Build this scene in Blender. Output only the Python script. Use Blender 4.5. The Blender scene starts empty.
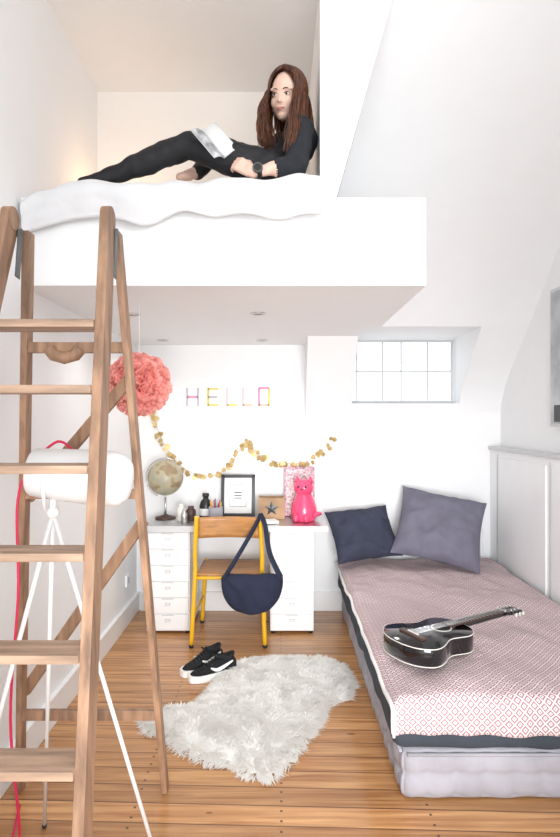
import bpy, math, random
from mathutils import Vector, Matrix, Euler, noise
random.seed(7)
S=bpy.context.scene
F=558.0; CH=1.46
def P(px,py,y):   # measured position at real depth y (metres)
    return Vector(((px-280)*y/F, y, CH+(418.5-py)*y/F))
def FL(px,py):
    y=F*CH/(py-418.5); return Vector(((px-280)*y/F,y,0))

# ---------------------------------------------------------------- materials
def ramp2(nt,fac,c0,c1,p0=0.,p1=1.):
    r=nt.nodes.new('ShaderNodeValToRGB'); r.color_ramp.elements[0].color=(*c0,1); r.color_ramp.elements[1].color=(*c1,1)
    r.color_ramp.elements[0].position=p0; r.color_ramp.elements[1].position=p1
    nt.links.new(fac,r.inputs[0]); return r.outputs[0]
def mat(name,col,rough=.5,metal=0,var=.06,scale=8,bump=0,bscale=60,coat=0,sheen=0,emit=0,stretch=None,trans=0):
    m=bpy.data.materials.new(name); m.use_nodes=True; nt=m.node_tree; b=nt.nodes['Principled BSDF']
    b.inputs['Roughness'].default_value=rough; b.inputs['Metallic'].default_value=metal
    if coat: b.inputs['Coat Weight'].default_value=coat
    if sheen: b.inputs['Sheen Weight'].default_value=sheen
    tc=nt.nodes.new('ShaderNodeTexCoord'); mp=nt.nodes.new('ShaderNodeMapping')
    nt.links.new(tc.outputs['Object'],mp.inputs[0])
    if stretch: mp.inputs['Scale'].default_value=stretch
    n=nt.nodes.new('ShaderNodeTexNoise'); n.inputs['Scale'].default_value=scale; n.inputs['Detail'].default_value=4
    nt.links.new(mp.outputs[0],n.inputs['Vector'])
    c0=tuple(max(0,c*(1-var*1.5)) for c in col); c1=tuple(min(1,c*(1+var)) for c in col)
    co=ramp2(nt,n.outputs[0],c0,c1,.3,.7); nt.links.new(co,b.inputs['Base Color'])
    if emit:
        nt.links.new(co,b.inputs['Emission Color']); b.inputs['Emission Strength'].default_value=emit
    if trans:
        t=nt.nodes.new('ShaderNodeBsdfTranslucent'); nt.links.new(co,t.inputs[0]); mx=nt.nodes.new('ShaderNodeMixShader'); mx.inputs[0].default_value=trans
        nt.links.new(b.outputs[0],mx.inputs[1]); nt.links.new(t.outputs[0],mx.inputs[2]); nt.links.new(mx.outputs[0],nt.nodes['Material Output'].inputs[0])
    if bump:
        n2=nt.nodes.new('ShaderNodeTexNoise'); n2.inputs['Scale'].default_value=bscale; n2.inputs['Detail'].default_value=3
        nt.links.new(mp.outputs[0],n2.inputs['Vector'])
        bp=nt.nodes.new('ShaderNodeBump'); bp.inputs['Strength'].default_value=bump; bp.inputs['Distance'].default_value=.01
        nt.links.new(n2.outputs[0],bp.inputs['Height']); nt.links.new(bp.outputs[0],b.inputs['Normal'])
    return m
def math_(nt,op,a,b=None,c=None):
    n=nt.nodes.new('ShaderNodeMath'); n.operation=op
    for i,x in enumerate((a,b,c)):
        if x is None: continue
        if isinstance(x,(int,float)): n.inputs[i].default_value=x
        else: nt.links.new(x,n.inputs[i])
    return n.outputs[0]
def mix(nt,f,a,b,mode='MIX'):
    n=nt.nodes.new('ShaderNodeMixRGB'); n.blend_type=mode
    for i,x in enumerate((f,a,b)):
        if isinstance(x,(int,float)): n.inputs[i].default_value=x
        elif isinstance(x,tuple): n.inputs[i].default_value=(*x,1)
        else: nt.links.new(x,n.inputs[i])
    return n.outputs[0]
def floor_mat():
    m=bpy.data.materials.new('pine_floorboards'); m.use_nodes=True; nt=m.node_tree; b=nt.nodes['Principled BSDF']
    tc=nt.nodes.new('ShaderNodeTexCoord'); sp=nt.nodes.new('ShaderNodeSeparateXYZ'); nt.links.new(tc.outputs['Object'],sp.inputs[0])
    x,y=sp.outputs[0],sp.outputs[1]
    yy=math_(nt,'MULTIPLY',math_(nt,'ADD',y,math_(nt,'MULTIPLY',x,.035)),1/.105)
    fl=math_(nt,'FLOOR',yy); fr=math_(nt,'FRACT',yy)
    wn=nt.nodes.new('ShaderNodeTexWhiteNoise'); wn.noise_dimensions='1D'; nt.links.new(fl,wn.inputs['W'])
    cv=nt.nodes.new('ShaderNodeCombineXYZ')
    nt.links.new(math_(nt,'ADD',math_(nt,'MULTIPLY',x,1.3),math_(nt,'MULTIPLY',wn.outputs[0],40)),cv.inputs[0])
    nt.links.new(math_(nt,'MULTIPLY',y,26),cv.inputs[1])
    n=nt.nodes.new('ShaderNodeTexNoise'); n.inputs['Scale'].default_value=1.6; n.inputs['Detail'].default_value=6; n.inputs['Distortion'].default_value=.6
    nt.links.new(cv.outputs[0],n.inputs['Vector'])
    grain=ramp2(nt,n.outputs[0],(.40,.165,.052),(.72,.405,.175),.3,.68)
    tint=ramp2(nt,wn.outputs[0],(.76,.72,.68),(1.08,1.06,1.04))
    c=mix(nt,1.0,grain,tint,'MULTIPLY')
    vo=nt.nodes.new('ShaderNodeTexVoronoi'); vo.inputs['Scale'].default_value=1
    cv2=nt.nodes.new('ShaderNodeCombineXYZ'); nt.links.new(math_(nt,'MULTIPLY',x,2.6),cv2.inputs[0]); nt.links.new(math_(nt,'MULTIPLY',y,6),cv2.inputs[1])
    nt.links.new(cv2.outputs[0],vo.inputs['Vector'])
    kn=math_(nt,'LESS_THAN',vo.outputs['Distance'],.055)
    c=mix(nt,math_(nt,'MULTIPLY',kn,.65),c,(.16,.05,.02))
    gap=math_(nt,'LESS_THAN',fr,.05)
    c=mix(nt,math_(nt,'MULTIPLY',gap,.85),c,(.10,.035,.015))
    nx=math_(nt,'LESS_THAN',math_(nt,'FRACT',math_(nt,'MULTIPLY',x,1/.55)),.018)
    a1=math_(nt,'LESS_THAN',math_(nt,'ABSOLUTE',math_(nt,'SUBTRACT',math_(nt,'ABSOLUTE',math_(nt,'SUBTRACT',fr,.52)),.25)),.05)
    c=mix(nt,math_(nt,'MULTIPLY',math_(nt,'MULTIPLY',nx,a1),.85),c,(.06,.03,.02))
    nt.links.new(c,b.inputs['Base Color']); b.inputs['Roughness'].default_value=.32
    b.inputs['Coat Weight'].default_value=.2
    return m
def quilt_mat():
    m=bpy.data.materials.new('patterned_quilt_cotton'); m.use_nodes=True; nt=m.node_tree; b=nt.nodes['Principled BSDF']
    tc=nt.nodes.new('ShaderNodeTexCoord'); mp=nt.nodes.new('ShaderNodeMapping'); nt.links.new(tc.outputs['UV'],mp.inputs[0])
    mp.inputs['Rotation'].default_value=(0,0,math.radians(45)); mp.inputs['Scale'].default_value=(36,36,1)
    sp=nt.nodes.new('ShaderNodeSeparateXYZ'); nt.links.new(mp.outputs[0],sp.inputs[0])
    a=math_(nt,'ABSOLUTE',math_(nt,'SUBTRACT',math_(nt,'FRACT',sp.outputs[0]),.5))
    c=math_(nt,'ABSOLUTE',math_(nt,'SUBTRACT',math_(nt,'FRACT',sp.outputs[1]),.5))
    d=math_(nt,'MAXIMUM',a,c)
    r=math_(nt,'MULTIPLY',math_(nt,'GREATER_THAN',d,.22),math_(nt,'LESS_THAN',d,.40))
    r2=math_(nt,'LESS_THAN',d,.08)
    r=math_(nt,'MAXIMUM',r,r2)
    col=mix(nt,r,(.72,.66,.655),(.36,.175,.20))
    nt.links.new(col,b.inputs['Base Color']); b.inputs['Roughness'].default_value=.9
    return m
WALL=mat('white_painted_plaster',(.905,.908,.912),.7,var=.006,bump=.03,bscale=25)
WALLGLOW=mat('plaster_warm_glow_tint',(.93,.885,.84),.7,var=.02,scale=2)  # warm light on the loft back wall, put into the plaster colour
TRIM=mat('white_gloss_trim',(.915,.92,.925),.35,var=.01)
FLOOR=floor_mat(); QUILT=quilt_mat()
LADW=mat('aged_ladder_wood',(.35,.205,.125),.55,var=.32,scale=5,stretch=(6,6,.8),bump=.2,bscale=30)
LADT=mat('aged_ladder_tread_wood',(.47,.315,.22),.55,var=.28,scale=5,stretch=(.8,8,8),bump=.2,bscale=30)
METAL=mat('brushed_steel',(.62,.62,.62),.35,1,var=.05)
DKMETAL=mat('dark_steel',(.12,.12,.12),.45,.8)
WHITEM=mat('white_powder_coated_metal',(.86,.86,.86),.35,var=.01)
WHITEP=mat('white_fabric_sheet',(.77,.77,.785),.9,var=.03,bump=.4,bscale=14)
BLACKF=mat('black_cotton',(.016,.018,.024),.85,var=.2,bump=.3,bscale=25)
BLACKL=mat('black_leggings',(.010,.010,.013),.7,var=.2)
SKIN=mat('skin',(.80,.53,.42),.5,var=.03)
HAIR=mat('auburn_hair',(.085,.028,.013),.42,var=.5,scale=30,stretch=(3,3,.4))
HAIR2=mat('auburn_hair_highlight',(.18,.062,.027),.4,var=.4,scale=30)
LIPS=mat('lips',(.58,.22,.20),.4); EYEW=mat('eye_white',(.80,.78,.76),.2,var=.01); IRIS=mat('iris_brown',(.03,.015,.008),.15); BROW=mat('brow_brown',(.10,.04,.02),.8)
NAVY=mat('navy_cotton',(.014,.019,.044),.9,var=.15,bump=.3,bscale=20)
NAVYP=mat('navy_pillow_linen',(.036,.041,.070),.9,var=.12,bump=.3,bscale=14)
GREYP=mat('grey_lilac_linen',(.165,.158,.21),.9,var=.10,bump=.3,bscale=14)
SLATE=mat('slate_futon_cotton',(.045,.058,.076),.9,var=.12,bump=.2,bscale=20)
MATTR=mat('grey_mattress_cotton',(.38,.37,.41),.9,var=.08,bump=.1,bscale=20)
YEL=mat('yellow_painted_steel',(.80,.44,.012),.3,var=.03,coat=.3)
PLY=mat('orange_plywood',(.46,.215,.07),.4,var=.15,scale=6,stretch=(1,8,8))
GBLACK=mat('glossy_black_lacquer',(.006,.006,.007),.10,var=.1,coat=.6)
GREYL=mat('cream_binding',(.75,.72,.66),.4); FRETB=mat('rosewood_fretboard',(.07,.035,.025),.4); DARK=mat('dark_cavity',(.004,.004,.004),.8)
CORAL=mat('coral_tissue_paper',(.98,.47,.42),.85,var=.03,scale=14,trans=.4)
GOLD=mat('gold_paper',(.60,.43,.18),.4,.3,var=.2,scale=30)
FUR=mat('ivory_sheepskin',(.985,.975,.945),.95,var=.01,trans=.35)
RED=mat('red_fabric_cord',(.70,.02,.09),.5)
PINK=mat('fuchsia_ceramic',(.88,.07,.18),.3,var=.04,coat=.3)
BLACKP=mat('black_satin_plastic',(.012,.012,.013),.35); PAPER=mat('white_paper',(.86,.86,.85),.7,var=.02)
SUEDE=mat('black_suede',(.010,.010,.012),.95,var=.2); RUBBER=mat('white_rubber',(.92,.92,.90),.5)
GLASS=mat('frosted_window_pane',(.90,.95,.98),.3,var=.01,emit=.65)
MUNT=mat('grey_white_muntin',(.56,.57,.58),.5,var=.02)
GREYC=mat('pale_grey_laminate',(.62,.63,.64),.4,var=.02)
PICG=mat('grey_photo_print',(.45,.47,.49),.4,var=.3,scale=5)

# ---------------------------------------------------------------- mesh builder
class B:
    def __init__(s): s.v=[];s.f=[];s.m=[];s.s=[];s.mats=[]
    def mi(s,m):
        if m not in s.mats: s.mats.append(m)
        return s.mats.index(m)
    def add(s,vs,fs,m,smooth=False,M=None):
        o=len(s.v)
        for p in vs:
            p=Vector(p); s.v.append(M@p if M is not None else p)
        i=s.mi(m)
        for f in fs: s.f.append([o+k for k in f]); s.m.append(i); s.s.append(smooth)
    def box(s,c,sz,m,M=None,rot=None):
        R=Matrix.Translation(c)@(Euler(rot).to_matrix().to_4x4() if rot else Matrix())
        if M is not None: R=M@R
        x,y,z=[k/2 for k in sz]
        vs=[(a,b,c2) for a in(-x,x) for b in(-y,y) for c2 in(-z,z)]
        s.add(vs,[(0,1,3,2),(4,6,7,5),(0,4,5,1),(2,3,7,6),(0,2,6,4),(1,5,7,3)],m,False,R)
    def bb(s,x0,x1,y0,y1,z0,z1,m): s.box(((x0+x1)/2,(y0+y1)/2,(z0+z1)/2),(x1-x0,y1-y0,z1-z0),m)
    def post(s,p0,p1,w,d,m):
        vs=[]
        for p in(p0,p1):
            p=Vector(p)
            vs+=[p+Vector((a*w/2,b*d/2,0)) for a,b in((-1,-1),(1,-1),(1,1),(-1,1))]
        s.add(vs,[(3,2,1,0),(4,5,6,7),(0,1,5,4),(1,2,6,5),(2,3,7,6),(3,0,4,7)],m)
    def beam(s,p0,p1,w,d,m,up=(0,0,1)):
        p0=Vector(p0);p1=Vector(p1);a=(p1-p0).normalized();u=Vector(up)
        sd=a.cross(u).normalized();u=sd.cross(a)
        vs=[]
        for p in(p0,p1): vs+=[p+sd*(i*w/2)+u*(j*d/2) for i,j in((-1,-1),(1,-1),(1,1),(-1,1))]
        s.add(vs,[(3,2,1,0),(4,5,6,7),(0,1,5,4),(1,2,6,5),(2,3,7,6),(3,0,4,7)],m)
    def tube(s,path,r,m,n=10,M=None,caps=True,flat=1.0):
        path=[Vector(p) for p in path]; N=len(path)
        if not isinstance(r,(list,tuple)): r=[r]*N
        vs=[];fs=[];u=None
        for i,p in enumerate(path):
            t=(path[min(i+1,N-1)]-path[max(i-1,0)])
            t=t.normalized() if t.length>1e-9 else Vector((0,0,1))
            if u is None:
                u=t.orthogonal().normalized()
            else:
                u=(u-t*u.dot(t)); u=u.normalized() if u.length>1e-6 else t.orthogonal().normalized()
            w=t.cross(u)
            for k in range(n):
                a=2*math.pi*k/n; vs.append(p+(u*math.cos(a)+w*math.sin(a)*flat)*r[i])
        for i in range(N-1):
            for k in range(n):
                k2=(k+1)%n; fs.append((i*n+k,i*n+k2,(i+1)*n+k2,(i+1)*n+k))
        s.add(vs,fs,m,True,M)
        if caps:
            o=len(s.v)-len(vs); i=s.mi(m)
            s.f.append([o+k for k in range(n)][::-1]); s.m.append(i); s.s.append(False)
            s.f.append([o+(N-1)*n+k for k in range(n)]); s.m.append(i); s.s.append(False)
    def cyl(s,p0,p1,r,m,n=20,M=None,r1=None): s.tube([p0,p1],[r,r if r1 is None else r1],m,n,M)
    def ell(s,c,r,m,rot=None,nu=20,nv=12,M=None,fn=None):
        vs=[];fs=[]
        R=Matrix.Translation(c)@(Euler(rot).to_matrix().to_4x4() if rot else Matrix())
        if M is not None: R=M@R
        if not isinstance(r,(tuple,list)): r=(r,r,r)
        vs.append((0,0,r[2]))
        for j in range(1,nv):
            t=math.pi*j/nv
            for i in range(nu):
                a=2*math.pi*i/nu; vs.append((r[0]*math.sin(t)*math.cos(a),r[1]*math.sin(t)*math.sin(a),r[2]*math.cos(t)))
        vs.append((0,0,-r[2]))
        if fn: vs=[fn(Vector(v)) for v in vs]
        for i in range(nu): fs.append((0,1+i,1+(i+1)%nu))
        for j in range(nv-2):
            for i in range(nu):
                a=1+j*nu+i;b2=1+j*nu+(i+1)%nu; fs.append((a,a+nu,b2+nu,b2))
        L=len(vs)-1;o=1+(nv-2)*nu
        for i in range(nu): fs.append((L,o+(i+1)%nu,o+i))
        s.add(vs,fs,m,True,R)
    def lathe(s,prof,m,M=None,n=28,smooth=True):
        vs=[];fs=[]
        for r,z in prof:
            for i in range(n):
                a=2*math.pi*i/n; vs.append((r*math.cos(a),r*math.sin(a),z))
        for j in range(len(prof)-1):
            for i in range(n):
                k=(i+1)%n; fs.append((j*n+i,j*n+k,(j+1)*n+k,(j+1)*n+i))
        s.add(vs,fs,m,smooth,M)
    def soft(s,c,sz,r,m,n=24,amp=.004,fr=8,tuft=None,M=None,rot=None):
        h=Vector(sz)/2; vs=[];fs=[];idx={}
        ns=[max(4,int(n*k/max(sz))) for k in sz]
        def vert(p):
            k=(round(p[0],5),round(p[1],5),round(p[2],5))
            if k in idx: return idx[k]
            v=Vector(p); inn=Vector([max(-(h[i]-r),min(h[i]-r,v[i])) for i in range(3)])
            d=v-inn; nn=d.normalized() if d.length>1e-9 else Vector((0,0,1))
            q=inn+nn*r
            q+=nn*noise.noise(Vector(q)*fr+Vector(c))*amp*2
            if tuft: q+=nn*tuft(q,nn)
            idx[k]=len(vs); vs.append(q); return idx[k]
        for ax in range(3):
            a,b2=[(1,2),(2,0),(0,1)][ax]
            def g(i): 
                N=ns[i]; L=[-h[i],-h[i]+r*.15,-h[i]+r*.4,-h[i]+r]+[(-h[i]+r)+(2*h[i]-2*r)*k/N for k in range(1,N)]+[h[i]-r,h[i]-r*.4,h[i]-r*.15,h[i]]
                return L
            ga,gb=g(a),g(b2)
            for sg in(-1,1):
                for i in range(len(ga)-1):
                    for j in range(len(gb)-1):
                        q=[]
                        for (ii,jj) in((i,j),(i+1,j),(i+1,j+1),(i,j+1)):
                            p=[0,0,0];p[ax]=sg*h[ax];p[a]=ga[ii];p[b2]=gb[jj];q.append(vert(p))
                        if sg<0:q=q[::-1]
                        if len(set(q))==4: fs.append(q)
        R=Matrix.Translation(c)@(Euler(rot).to_matrix().to_4x4() if rot else Matrix())
        s.add(vs,fs,m,True,R if M is None else M@R)
    def pillow(s,W,H,T,m,M,seed=0,n=30):
        vs=[];fs=[]
        for side in(1,-1):
            o=len(vs)
            for j in range(n+1):
                for i in range(n+1):
                    u=-1+2*i/n;v=-1+2*j/n
                    x=u*W/2*(1-.08*(1-v*v)*abs(u)**3); y=v*H/2*(1-.08*(1-u*u)*abs(v)**3)
                    t=max(0,(1-u**4)*(1-v**4))**.6*T/2
                    w=noise.noise(Vector((u*2.2+seed,v*2.2,side*3)))*.45+noise.noise(Vector((u*5+seed,v*5+abs(u)*2,side)))*.22
                    vs.append((x,y,side*t*(1+w)))
            for j in range(n):
                for i in range(n):
                    a=o+j*(n+1)+i;q=(a,a+1,a+n+2,a+n+1); fs.append(q if side>0 else q[::-1])
        s.add(vs,fs,m,True,M)
    def build(s,name,bevel=0,keep=False,solid=0,uv=None):
        me=bpy.data.meshes.new(name)
        lo=Vector([min(v[i] for v in s.v) for i in range(3)]); hi=Vector([max(v[i] for v in s.v) for i in range(3)])
        o=Vector((0,0,0)) if keep else Vector(((lo.x+hi.x)/2,(lo.y+hi.y)/2,lo.z))
        me.from_pydata([tuple(v-o) for v in s.v],[],s.f)
        for m in s.mats: me.materials.append(m)
        me.polygons.foreach_set('material_index',s.m); me.polygons.foreach_set('use_smooth',s.s)
        if uv:
            L=me.uv_layers.new(name='UVMap')
            for lp in me.loops: L.data[lp.index].uv=uv[lp.vertex_index]
        me.update()
        ob=bpy.data.objects.new(name,me); ob.location=o; S.collection.objects.link(ob)
        if bevel:
            b=ob.modifiers.new('bevel','BEVEL');b.width=bevel;b.segments=2;b.limit_method='ANGLE';b.angle_limit=math.radians(50)
        if solid:
            b=ob.modifiers.new('solid','SOLIDIFY');b.thickness=solid;b.offset=-1
        return ob

def spl(pts,k=8):
    pts=[Vector(p) for p in pts]; out=[]
    for i in range(len(pts)-1):
        p0=pts[max(i-1,0)];p1=pts[i];p2=pts[i+1];p3=pts[min(i+2,len(pts)-1)]
        for j in range(k):
            t=j/k; out.append(.5*((2*p1)+(p2-p0)*t+(2*p0-5*p1+4*p2-p3)*t*t+(3*p1-p0-3*p2+p3)*t**3))
    out.append(pts[-1]); return out

# ---------------------------------------------------------------- room
XL,XR,YB=-1.09,1.68,4.25; CZ=3.41; Y0=-.7
b=B(); b.bb(XL-.1,XR+.1,Y0,YB+.3,-.06,0,FLOOR); b.build('floor',keep=True)
b=B(); b.bb(XL-.1,XL,Y0,YB+.3,0,CZ,WALL); b.build('wall_left',keep=True)
b=B(); b.bb(XR,XR+.1,Y0,YB+.3,0,CZ,WALL); b.build('wall_right',keep=True)
b=B(); b.bb(XL,.53,YB,YB+.2,0,2.10,WALL); b.bb(.53,XR,YB,YB+.2,0,1.575,WALL); b.bb(1.37,XR,YB+.01,YB+.2,1.575,2.2,WALL); b.build('wall_back',keep=True)
b=B(); b.bb(XL,XR,.5,3.6,CZ,CZ+.08,WALL); b.build('ceiling',keep=True)
prof=[(4.255,1.48),(4.235,1.575),(4.16,1.71),(4.0,1.87),(3.76,2.08)]
sl=(CZ-2.08)/1.27
prof2=[(3.76,2.08),(3.2,2.08+.56*sl),(2.49,CZ)]
b=B()
def strip(prof,x0,x1):
    vs=[];fs=[]
    for y,z in prof: vs+=[(x0,y,z),(x1,y,z)]
    for i in range(len(prof)-1): fs.append((2*i,2*i+1,2*i+3,2*i+2))
    b.add(vs,fs,WALL,True)
strip(prof,1.36,XR); strip(prof2,.30,XR)
b.add([(.53,3.76,2.08),(1.36,3.76,2.08),(1.36,4.45,2.08),(.53,4.45,2.08)],[(0,1,2,3)],WALL)
pr=[(1.36,y,z) for y,z in prof]+[(1.36,4.45,2.08),(1.36,4.45,1.48)]
b.add(pr,[tuple(range(len(pr)))],WALL)
b.build('ceiling_slope',keep=True)
b=B(); vs=[]
for x in(.19,.53): vs+=[(x,3.78,2.03),(x,YB,1.38),(x,YB+.19,1.38),(x,YB+.19,2.03)]
b.add(vs,[(0,1,2,3),(7,6,5,4),(0,4,5,1),(1,5,6,2),(0,3,7,4)],WALL); b.build('trim_1_rafter_casing',keep=True)
b=B(); wy=4.36
b.bb(.535,1.355,wy,wy+.03,1.575,2.078,GLASS)
for z in(1.587,2.064): b.bb(.535,1.355,wy-.014,wy-.001,z-.011,z+.012,MUNT)
for x in(.548,.60,.80,.945,1.15,1.342):
    w=.012 if x in(.548,1.342) else .0055
    b.bb(x-w,x+w,wy-.012,wy-.001,1.600,2.052,MUNT)
b.bb(.561,1.329,wy-.011,wy-.001,1.822,1.833,MUNT)
b.build('window_1',bevel=.002)
b=B(); b.bb(XL,.615,2.35,3.46,2.02,2.39,WALL); b.bb(XL,.53,3.46,YB,2.02,2.08,WALL); b.build('loft_platform',keep=True)
b=B(); b.bb(XL,.30,3.33,3.46,2.39,CZ,WALLGLOW); b.build('wall_loft_back',keep=True)
b=B(); vs=[]
for y in(2.45,3.33): vs+=[(.176,y,2.39),(.236,y,2.39),(.524,y,CZ),(.176,y,CZ)]
b.add(vs,[(0,1,2,3),(7,6,5,4),(0,3,7,4),(1,5,6,2),(0,4,5,1)],WALL); b.build('wall_loft_partition',keep=True)
b=B(); b.bb(XL,XL+.018,Y0,YB,0,.13,TRIM); b.bb(XL,XL+.024,Y0,YB,.13,.145,TRIM); b.build('baseboard_left',bevel=.003)
b=B(); b.bb(XL+.03,1.58,YB-.018,YB,0,.13,TRIM); b.bb(XL+.03,1.58,YB-.024,YB,.13,.145,TRIM); b.build('baseboard_back',bevel=.003)
b=B()
for (px,py) in((258,313),(133,314),(262,340),(163,340)):
    y=F*(2.02-CH)/(418.5-py); x=(px-280)*y/F; x=max(x,-1.0)
    M=Matrix.Translation((x,y,2.02))
    b.lathe([(.040,0),(.042,-.004),(.030,-.006),(.028,-.001),(.0,-.001)],METAL,M,24)
    L=bpy.data.lights.new('downlight_lamp','SPOT'); L.energy=8; L.spot_size=math.radians(150); L.spot_blend=1; L.shadow_soft_size=.06; L.color=(1,.97,.93)
    o=bpy.data.objects.new('downlight_lamp',L); o.location=(x,min(y,3.7),2.0); S.collection.objects.link(o)
b.build('recessed_downlights')
b=B(); b.bb(1.60,XR-.002,1.6,YB-.002,0,1.225,TRIM); b.bb(1.585,XR-.002,1.58,YB-.002,1.225,1.25,GREYC)
for y in(1.65,2.5,3.3,4.1): b.bb(1.594,1.60,y-.006,y+.006,.06,1.2,GREYC)
for a,c in((1.68,2.46),(2.54,3.26),(3.34,4.06)): b.bb(1.588,1.60,a,c,.08,1.18,TRIM)
b.build('built_in_cabinet',bevel=.002)
b=B(); b.bb(XR-.03,XR-.001,2.75,3.41,1.41,2.24,GREYC); b.bb(XR-.034,XR-.03,2.77,3.39,1.43,2.22,PICG); b.bb(XR-.036,XR-.034,2.80,3.35,1.44,1.54,BLACKP)
b.build('framed_picture',bevel=.003)
b=B(); b.bb(XL,XL+.012,3.93,4.01,.27,.35,TRIM); b.cyl((XL+.012,3.97,.31),(XL+.015,3.97,.31),.025,GREYC); b.build('wall_socket',bevel=.002)
b=B(); b.tube([(1.52,4.21,0),(1.52,4.21,.62),(1.52,4.245,.64)],.012,TRIM); b.tube([(1.46,4.21,0),(1.46,4.21,.62),(1.46,4.245,.64)],.012,TRIM); b.build('heating_pipe')

# ---------------------------------------------------------------- step ladder
b=B()
TR=Vector((-.512,1.66,2.055)); TL=Vector((-.803,1.66,2.055)); FR=Vector((-.465,1.25,0)); FLt=Vector((-1.03,1.25,0))
BR0=Vector((-.508,1.74,2.04)); BL0=Vector((-.785,1.74,2.04)); BR1=Vector((-.45,2.19,0)); BL1=Vector((-1.02,2.19,0))
b.post(FR,TR,.028,.07,LADW); b.post(FLt,TL,.028,.07,LADW)
b.post(BR1,BR0,.022,.045,LADW); b.post(BL1,BL0,.022,.045,LADW)
def on(a,c,z): t=(z-a.z)/(c.z-a.z); return a.lerp(c,t)
for z in(1.725,1.54,1.325,1.105,.865,.61,.36,.13):
    l=on(FLt,TL,z);r=on(FR,TR,z)
    b.box(((l.x+r.x)/2,(l.y+r.y)/2,z),(r.x-l.x-.024,.10,.022),LADT)
for z,h in((1.69,.035),(1.20,.032),(.34,.038)):
    l=on(BL1,BL0,z);r=on(BR1,BR0,z); b.box(((l.x+r.x)/2,l.y-.005,z),(r.x-l.x+.02,.02,h),LADW)
for z0,z1 in((1.18,1.60),(.42,1.10)):
    l=on(BL1,BL0,z0);r=on(BR1,BR0,z1); b.beam(l+Vector((0,.03,0)),r+Vector((0,.03,0)),.018,.040,LADW)
for a in(TR,TL):
    b.cyl(a+Vector((-.014,0,0)),a+Vector((.014,0,0)),.035,LADW,24)
    b.cyl(a+Vector((-.020,.035,-.03)),a+Vector((.020,.035,-.03)),.012,DKMETAL,14)
    b.box(a+Vector((.017,.02,-.10)),(.004,.03,.15),DKMETAL,rot=(math.radians(-8),0,0))
m_=on(BL1,BL0,1.665).lerp(on(BR1,BR0,1.665),.40)
b.tube([m_+Vector((-.05,-.02,.02)),m_+Vector((-.035,-.02,0)),m_+Vector((0,-.02,-.010)),m_+Vector((.035,-.02,0)),m_+Vector((.05,-.02,.02))],.02,LADW)
b.build('wooden_step_ladder',bevel=.004)

# ---------------------------------------------------------------- tripod lamp
b=B(); hub=Vector((-.70,1.72,1.17))
M=Matrix.Translation((-.760,1.72,1.295))@Euler((0,math.radians(95),0)).to_matrix().to_4x4()
b.lathe([(.050,.004),(.070,0),(.074,.006),(.080,.10),(.085,.19),(.085,.245),(.078,.275),(.058,.295),(.03,.303),(0,.305)],WHITEM,M,36)
b.lathe([(.068,.004),(.06,.03),(.03,.05),(0,.05)],PAPER,M,36)
b.ell((-.74,1.72,1.293),.03,GLASS)
b.cyl(hub,(-.70,1.72,1.225),.010,WHITEM); b.ell(hub,.020,WHITEM)
b.tube([(-.70,1.66,1.19),(-.70,1.64,1.28)],.006,WHITEM)
for ft in((-.37,1.76,0.0),(-.97,1.62,0),(-.84,1.99,0)):
    f=Vector(ft)+Vector((0,0,.008)); b.tube([hub,f],[.0075,.006],WHITEM,12); b.ell(f,(.009,.009,.008),BLACKP)
b.tube(spl([(-.66,1.80,1.35),(-.74,1.83,1.38),(-.84,1.80,1.23),(-.835,1.78,.9),(-.86,1.78,.5),(-.84,1.80,.12),(-.90,1.86,.008),(-.98,2.1,.006)],8),.0045,RED,8)
b.build('tripod_floor_lamp')

# ---------------------------------------------------------------- paper pompom
b=B(); c=Vector((-.635,2.52,1.615)); R=.133; N=480
for i in range(N):
    z=1-2*(i+.5)/N; a=i*2.39996; d=Vector((math.sqrt(1-z*z)*math.cos(a),math.sqrt(1-z*z)*math.sin(a),z))
    u=d.orthogonal().normalized();w=d.cross(u); K=9; sc=random.uniform(.86,1.10)
    vs=[c+d*R*.62]; 
    for q in(.5,1):
        for k in range(K):
            f=2*math.pi*k/K; rr=.15*q*random.uniform(.6,1.4)
            vs.append(c+(d+(u*math.cos(f)+w*math.sin(f))*rr).normalized()*R*sc*((.84 if q<1 else 1)*random.uniform(.95,1.06)))
    fs=[(0,1+k,1+(k+1)%K) for k in range(K)]+[(1+k,1+K+k,1+K+(k+1)%K,1+(k+1)%K) for k in range(K)]
    b.add(vs,fs,CORAL)
b.tube([c+Vector((0,0,.06)),(c.x,c.y,2.02)],.0012,PAPER,6)
b.build('paper_pompom')

# ---------------------------------------------------------------- wall lettering
LC={'g':(.60,.52,.60),'y':(.82,.72,.22),'p':(.84,.66,.68),'o':(.86,.60,.45),'m':(.78,.34,.52)}
LC={k:mat('washi_tape_'+k,v,.6,var=.08) for k,v in LC.items()}
b=B(); yw=YB-.004
def st(px0,py0,px1,py1,m,w=.016):
    a=P(px0,py0,yw);c2=P(px1,py1,yw); b.beam(a,c2,.003,w,LC[m],up=(1,0,0) if abs(a.z-c2.z)>abs(a.x-c2.x) else (0,0,1))
st(187,388,187,406,'g');st(198,388,198,406,'g');st(187,397,198,397,'m')
st(208,388,208,406,'y');st(208,389,218,389,'y');st(208,397,217,397,'g');st(208,405,218,405,'y')
st(227,388,227,406,'p');st(227,405,237,405,'y')
st(243,388,243,406,'p');st(243,405,252,405,'o')
st(259,388,259,406,'m');st(269,388,269,406,'y');st(259,388,269,388,'m');st(259,405,269,405,'o')
b.build('wall_lettering')

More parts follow.
